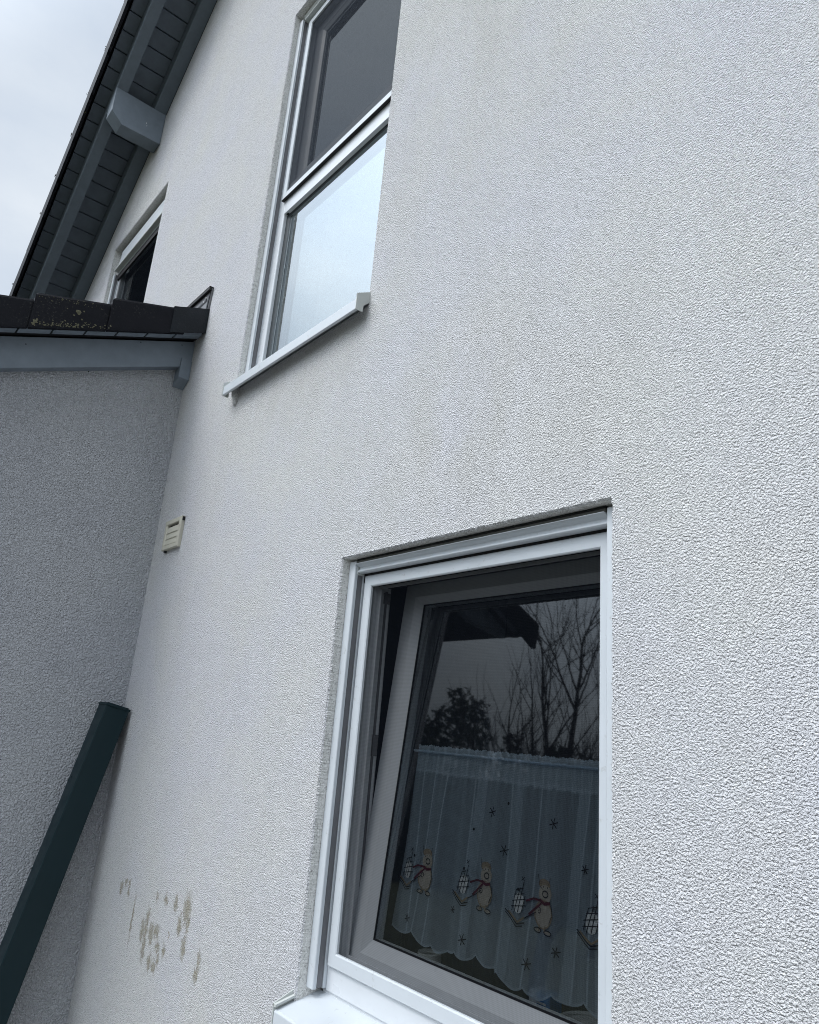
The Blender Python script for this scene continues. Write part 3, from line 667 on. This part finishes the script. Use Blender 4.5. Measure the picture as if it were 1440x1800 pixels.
# ================================================================== LEANING POST
a = R(12); d = Vector((0, math.sin(a), math.cos(a))); nv = Vector((0, math.cos(a), -math.sin(a)))
Ct = Vector((-3.180, -.010, 1.618))          # top right (wall side) corner of the +x face
W1, W2 = .098, .130                           # depth of the +x face, width along x
post = empty('leaning_post'); tag(post, 'dark green-black square metal post with flat cap leaning in the corner', 'post')
X = Vector((1, 0, 0))
def pbox(mb, u0, u1, v0, v1, s0, s1):
    c = [Ct + X * u + nv * v + d * s for s in (s0, s1) for u in (u0, u1) for v in (v0, v1)]
    mb.add(c, [(0,1,3,2),(4,6,7,5),(0,4,5,1),(2,3,7,6),(0,2,6,4),(1,5,7,3)])
Lp = (Ct.z - .012) / math.cos(a) - .02
m_ = MB(); pbox(m_, -W2, 0, -W1, 0, -Lp, -.008)
m_.build('shaft', 'post', post, bevel=.003)
m_ = MB(); pbox(m_, -W2 - .003, .003, -W1 - .003, .003, -.009, .0); pbox(m_, -W2 + .004, -.004, -W1 + .004, -.004, .0, .004); m_.build('post_cap', 'post', post, bevel=.002)
for s_ in (-.30, -.42):
    p = Ct + X * (-W2 * .55) + nv * (-W1) + d * s_
    m_ = MB(); m_.tube([p + nv * .001, p - nv * .0008], .004, 10)
    m_.build('drill_hole', 'seal_and_shade', post)

# ================================================================== CAFE CURTAIN (hung on the sash)
cur = empty('cafe_curtain'); tag(cur, 'sheer white cafe curtain with embroidered winter animals inside the lower window', 'curtain')
def cyoff(x, s):
    k = .35 + .65 * min(1, max(0, (.47 - s) / .35))
    f = .5 + .5 * math.sin(x * 34 + .9 + .6 * math.sin(x * 11)); f = f ** 2.2
    return .058 - .006 * f * k + .0025 * k * math.sin(x * 71 + s * 6) + .0006 * math.sin(x * 170 + s * 5) + (.0012 * math.sin(x * 290) + .0010 * math.sin(x * 173 + 2)) * max(0, (s - .30) / .17)
def cpt(x, s, off=0.0): return sx_ @ Vector((x, cyoff(x, s) + off, s))
m_ = MB(); NX, NZ = 420, 70; xa, xb = -1.592, -.905
th = []
FOLDS = [(-1.545, -.05, .003), (-1.515, .02, .0025), (-1.47, .05, .003), (-1.36, -.02, .003), (-1.345, .03, .016), (-1.235, -.03, .0035), (-1.222, 0, .014), (-1.16, .02, .0025), (-1.05, .05, .014), (-1.038, .06, .003), (-1.005, .01, .003), (-.985, -.06, .012)]
for i in range(NX + 1):
    x = xa + (xb - xa) * i / NX
    sc = abs(math.sin((x + 1.59) / .036 * math.pi / 2 * 1.0))
    bot = .030 - .014 * sc ** .6 + .008 * math.sin(x * 24 + 1) - (.010 if x > -1.235 else 0) + (.012 * max(0, 1 - abs(x + 1.40) / .03))
    top = .466 + .0010 * math.sin(x * 260) + .0009 * math.sin(x * 733) + .0009 * math.sin(x * 97)
    for j in range(NZ + 1):
        s = bot + (top - bot) * j / NZ
        xx = x + .012 * math.sin(s * 11 + x * 17) * max(0, (.4 - s)) * 1.2
        m_.v.append(tuple(cpt(xx, s)))
        f = 0.0
        if s > .403: f = .5
        if abs(s - .403) < .004 or s > .458: f = .8
        if s < bot + .006: f = .8
        for (c0, c1, wf) in FOLDS:
            dd = (x - (c0 + c1 * (s - .2))) / wf
            if -1 < dd < 1: f = max(f, .95 * (1 - abs(dd)) ** .6 if wf < .006 else .42)
        th.append(f)
m_.f = [(i * (NZ + 1) + j, (i + 1) * (NZ + 1) + j, (i + 1) * (NZ + 1) + j + 1, i * (NZ + 1) + j + 1) for i in range(NX) for j in range(NZ)]
cl = m_.build('voile_panel', 'sheer', cur, smooth=True, fix=False)
at = cl.data.attributes.new('thick', 'FLOAT', 'POINT'); at.data.foreach_set('value', th)
m_ = MB(); m_.tube([sx_ @ Vector((xa - .01, .052, .45)), sx_ @ Vector((xb, .052, .45))], .003, 8); m_.build('curtain_rod', 'sheer', cur, smooth=True)
def strip(mb, pts, wd, off=-.0022):
    """embroidered line following the cloth"""
    P = []
    for (p, q_) in zip(pts[:-1], pts[1:]):
        n = max(1, int(math.hypot(q_[0] - p[0], q_[1] - p[1]) / .004))
        P += [(p[0] + (q_[0] - p[0]) * i / n, p[1] + (q_[1] - p[1]) * i / n) for i in range(n)]
    P.append(pts[-1]); L = []; Rr = []
    for i, p in enumerate(P):
        a_ = P[max(0, i - 1)]; b_ = P[min(len(P) - 1, i + 1)]; dx, dz = b_[0] - a_[0], b_[1] - a_[1]; l = math.hypot(dx, dz) or 1
        nx_, nz_ = -dz / l * wd / 2, dx / l * wd / 2
        L.append(cpt(p[0] + nx_, p[1] + nz_, off)); Rr.append(cpt(p[0] - nx_, p[1] - nz_, off))
    n = len(P); mb.add(L + Rr, [(i, i + 1, n + i + 1, n + i) for i in range(n - 1)])
def patch(mb, cx, cz, rx, rz, off=-.0016, n=18, rot=0):
    vs = [cpt(cx, cz, off)]
    for k_ in (.5, 1):
        for i in range(n):
            a_ = 2 * math.pi * i / n; u = math.cos(a_) * rx * k_; v = math.sin(a_) * rz * k_
            vs.append(cpt(cx + u * math.cos(rot) - v * math.sin(rot), cz + u * math.sin(rot) + v * math.cos(rot), off))
    mb.add(vs, [(0, 1 + i, 1 + (i + 1) % n) for i in range(n)] + [(1 + i, n + 1 + i, n + 1 + (i + 1) % n, 1 + (i + 1) % n) for i in range(n)])
def oval(cx, cz, rx, rz, n=14): return [(cx + rx * math.cos(2 * math.pi * i / n), cz + rz * math.sin(2 * math.pi * i / n)) for i in range(n + 1)]
def figure(bx, bs, only_sled=False):
    def L(*p): return [(bx + u, bs + v) for u, v in p]
    dk = MB(); rd = MB(); tn = MB(); cr_ = MB(); extra = []
    # sledge and little tree drawn in stitches
    strip(dk, L((-.113, .018), (-.075, -.004), (-.056, .002)), .0024); strip(dk, L((-.112, .013), (-.077, -.009), (-.060, -.005)), .002)
    strip(tn, L((-.105, .016), (-.074, .000), (-.058, .012)), .004, -.0019)
    for (u0, v0, u1, v1) in [(-.095,.018,-.085,.060),(-.087,.014,-.074,.066),(-.076,.018,-.066,.078),(-.066,.020,-.060,.052),(-.098,.026,-.056,.034),(-.096,.037,-.058,.046),(-.090,.050,-.062,.056),(-.086,.060,-.066,.066)]:
        strip(dk, L((u0, v0), (u1, v1)), .0018)
    strip(dk, L((-.073, .080), (-.065, .088)), .0014); strip(dk, L((-.065, .080), (-.073, .088)), .0014)
    sl2 = MB(); patch(sl2, bx - .076, bs + .036, .014, .020)
    if not only_sled:
        patch(cr_, bx - .006, bs + .028, .027, .026); patch(cr_, bx - .006, bs + .066, .021, .017)
        for nm_, fn in (('fur_tuft', lambda b: patch(b, bx - .010, bs + .084, .019, .010, -.0015)), ('body_outline', lambda b: strip(b, oval(bx - .006, bs + .028, .027, .026), .003)),
                        ('leg', lambda b: strip(b, L((-.016, .008), (-.018, -.004)), .004)), ('leg', lambda b: strip(b, L((.004, .008), (.002, -.004)), .004))):
            b_ = MB(); fn(b_); extra.append((nm_, b_))
        for u in (-.018, .014):
            strip(dk, oval(bx + u - .002, bs - .003, .011, .0045, 10), .0022); patch(cr_, bx + u - .002, bs - .003, .009, .003, -.0014, 10)
        strip(dk, oval(bx - .004, bs + .066, .009, .006, 12), .0026)
        strip(dk, L((.016, .048), (.021, .032), (.014, .014)), .0018)
        for u in (-.010, .002): patch(dk, bx + u, bs + .079, .0016, .0016, -.003, 6)
        strip(rd, L((.014, .052), (-.004, .048), (-.020, .053)), .006, -.0028); strip(rd, L((-.020, .052), (-.038, .052), (-.056, .044)), .0042, -.0028)
        strip(rd, L((-.014, .048), (-.032, .034), (-.046, .020)), .0045, -.0028)
        strip(dk, L((-.058, .010), (-.036, .024), (-.020, .034)), .002); strip(dk, oval(bx - .020, bs + .033, .005, .005, 8), .002)
        strip(dk, L((-.032, .100), (-.024, .078), (-.014, .074)), .0012); strip(dk, L((.008, .098), (.004, .084)), .0012)
    f_ = sl2.build('embroidered_sledge', 'white_cloth', cur, fix=False)
    if cr_.v: cr_.build('embroidered_animal', 'cream', cur, fix=False)
    dk.build('dark_stitching', 'thread', f_, fix=False)
    if rd.v: rd.build('scarf', 'red', f_, fix=False)
    tn.build('sledge_runner', 'tan', f_, fix=False)
    for q_ in extra: q_[1].build(q_[0], 'tan', f_, fix=False)
figure(-1.4876, .1285); figure(-1.286, .1315); figure(-1.1151, .1263); figure(-.925, .1283)
for (x, s, r_) in [(-1.2944,.3317,.012),(-1.1118,.3298,.012),(-1.2454,.2567,.013),(-1.0254,.2547,.010),(-1.1564,.0557,.012),(-1.0791,.0947,.010),(-1.54,.0595,.011),(-1.3457,.057,.012),(-1.3897,.1088,.008)]:
    m_ = MB()
    for k in range(6):
        a_ = k * math.pi / 3 + .3; strip(m_, [(x, s), (x + r_ * math.cos(a_), s + r_ * math.sin(a_))], .0022)
    m_.build('stitched_snowflake', 'thread', cur, fix=False)
for (x, s) in [(-1.2479, .3555), (-1.3504, .2875), (-1.195, .188), (-1.366, .2), (-1.545, .2)]:
    m_ = MB(); patch(m_, x, s, .0034, .0034, -.002, 8); m_.build('stitched_dot', 'thread', cur, fix=False)

# interior side drape
m_ = MB(); n = 90
for i in range(n + 1):
    x = -1.90 + .36 * i / n; y = .47 + .022 * math.sin(i * .62) + .01 * math.sin(i * 1.9)
    m_.v += [(x, y, .3), (x, y, 2.35)]
m_.f = [(2 * i, 2 * i + 2, 2 * i + 3, 2 * i + 1) for i in range(n)]
tag(m_.build('side_drape', 'drape', smooth=True, fix=False), 'dark pleated drape at the left side inside the lower window', 'curtain')

# things on the inner sill
def lathe(mb, c, prof, seg=24):
    vs = []; 
    for (r_, z) in prof:
        for k in range(seg): vs.append((c[0] + r_ * math.cos(2 * math.pi * k / seg), c[1] + r_ * math.sin(2 * math.pi * k / seg), c[2] + z))
    mb.add(vs, [(i * seg + k, i * seg + (k + 1) % seg, (i + 1) * seg + (k + 1) % seg, (i + 1) * seg + k) for i in range(len(prof) - 1) for k in range(seg)] + [tuple(range(seg - 1, -1, -1))])
e = empty('small_carton', (-1.185, .27, 1.0)); tag(e, 'blue and white carton below the curtain hem inside the lower window', 'carton')
m_ = MB(); m_.box(-.014, .022, -.02, .02, 0, .105); m_.build('printed_side', 'blue', e, bevel=.001)
m_ = MB(); m_.box(-.036, -.0145, -.02, .02, 0, .105); m_.build('white_side', 'white_cloth', e, bevel=.001)
m_ = MB()
m_.box(-.012, .020, -.0212, -.0204, .07, .076); m_.box(-.012, .012, -.0212, -.0204, .085, .089); m_.build('pale_stripe', 'white_cloth', e)
e = empty('glazed_bowl', (-1.075, .27, 1.0)); tag(e, 'orange bowl with a pale rim right of the carton on the inner sill', 'bowl')
m_ = MB(); lathe(m_, (0, 0, 0), [(.025, 0), (.045, .02), (.06, .055), (.064, .075)]); m_.build('bowl_body', 'orange', e, smooth=True)
m_ = MB(); lathe(m_, (0, 0, 0), [(.0645, .0752), (.066, .081), (.062, .083), (.060, .077)]); m_.build('bowl_rim', 'china', e, smooth=True)
m_ = MB(); lathe(m_, (-1.545, .25, 1.0), [(.018, 0), (.024, .02), (.028, .06), (.030, .095), (.029, .098), (.026, .09)]); tag(m_.build('small_cup', 'china', smooth=True), 'small white cup near the left end of the inner sill', 'cup')

# ================================================================== WHAT THE GLASS REFLECTS
def tree(name, base, h, label, seed, lean=(0, 0)):
    rr = random.Random(seed); root = empty(name, base); tag(root, label, 'tree', 'bare trees in the garden')
    tr = MB(); br = MB()
    def grow(p, dirv, ln, rad, lvl):
        pts = [p]; rs = [rad]; dcur = dirv.normalized(); n = 6
        for i in range(n):
            dcur = (dcur + Vector((rr.uniform(-.16, .16), rr.uniform(-.16, .16), rr.uniform(-.04, .12)))).normalized()
            pts.append(pts[-1] + dcur * ln / n); rs.append(rad * (1 - .55 * (i + 1) / n))
        (tr if lvl == 0 else br).tube(pts, rs, 7 if lvl < 2 else 4)
        if lvl >= 5 or rad < .005: return
        for k in range(5 if lvl else 8):
            i = rr.randint(2 if lvl else 1, n); az = rr.uniform(0, 2 * math.pi); sp = rr.uniform(.5, .95)
            nd = (dcur + Vector((math.cos(az) * sp, math.sin(az) * sp, rr.uniform(-.05, .3)))).normalized()
            grow(pts[i], nd, ln * rr.uniform(.5, .72), rs[i] * rr.uniform(.5, .7), lvl + 1)
        grow(pts[-1], dcur, ln * .72, rs[-1], lvl + 1)
    grow(Vector((0, 0, 0)), Vector((lean[0], lean[1], 1)), h * .30, h * .013, 0)
    tr.build('trunk', 'bark', root, smooth=True, fix=False); br.build('crown', 'bark', root, smooth=True, fix=False)
    return root
tree('bare_tree', (-1.05 - 8 * .62, .17 - 8 * .76, 0), 7.5, 'bare branched tree mirrored at the right of the lower window pane', 5)
tree('bare_tree', (-1.05 - 19 * .585, .17 - 19 * .81, 0), 8, 'slimmer bare tree mirrored behind the nearer bare tree', 12)
def wood():
    rr = random.Random(9); m_ = MB()
    cx, cy = -1.2, .2
    for k in range(150):
        ang = R(rr.uniform(180, 262)); dist = rr.uniform(30, 46)
        az = math.degrees(ang)
        bx = cx + math.cos(ang) * dist; by = cy + math.sin(ang) * dist
        hgt = rr.uniform(6.6, 7.9) * dist / 38 + 1.8 * math.exp(-((az - 223) / 2.2) ** 2) 
        rad = rr.uniform(1.2, 2.4)
        for q_ in range(700):
            t = rr.random(); a_ = rr.uniform(0, 6.283); r_ = rad * math.sqrt(rr.random()) * (1 - .75 * t ** 2)
            p = Vector((bx + r_ * math.cos(a_), by + r_ * math.sin(a_), hgt * t ** 1.15)); s_ = rr.uniform(.10, .32)
            m_.add([p + Vector((rr.uniform(-s_, s_), rr.uniform(-s_, s_), rr.uniform(-s_, s_))) for _ in range(3)], [(0, 1, 2)])
    return m_.build('wood', 'leaf', fix=False)
m_ = MB(); n_ = 40
for i in range(n_ + 1):
    a_ = R(165 + 110 * i / n_); h_ = 6.6 + .6 * math.sin(i * .9) + .4 * math.sin(i * 2.3)
    for (d_, z_) in ((50, -.1), (56, h_), (75, h_ + .3), (90, -.1)): m_.v.append((math.cos(a_) * d_, math.sin(a_) * d_, z_))
m_.f = [(4 * i + j, 4 * i + 4 + j, 4 * i + 5 + j, 4 * i + 1 + j) for i in range(n_) for j in range(3)]
tag(m_.build('added_hills', 'leaf', fix=False), kind='structure')  # unseen ridge added to keep sky out of the mirrored wood's gaps
tag(wood(), 'dark wood edge mirrored low in the lower window pane', kind='stuff')
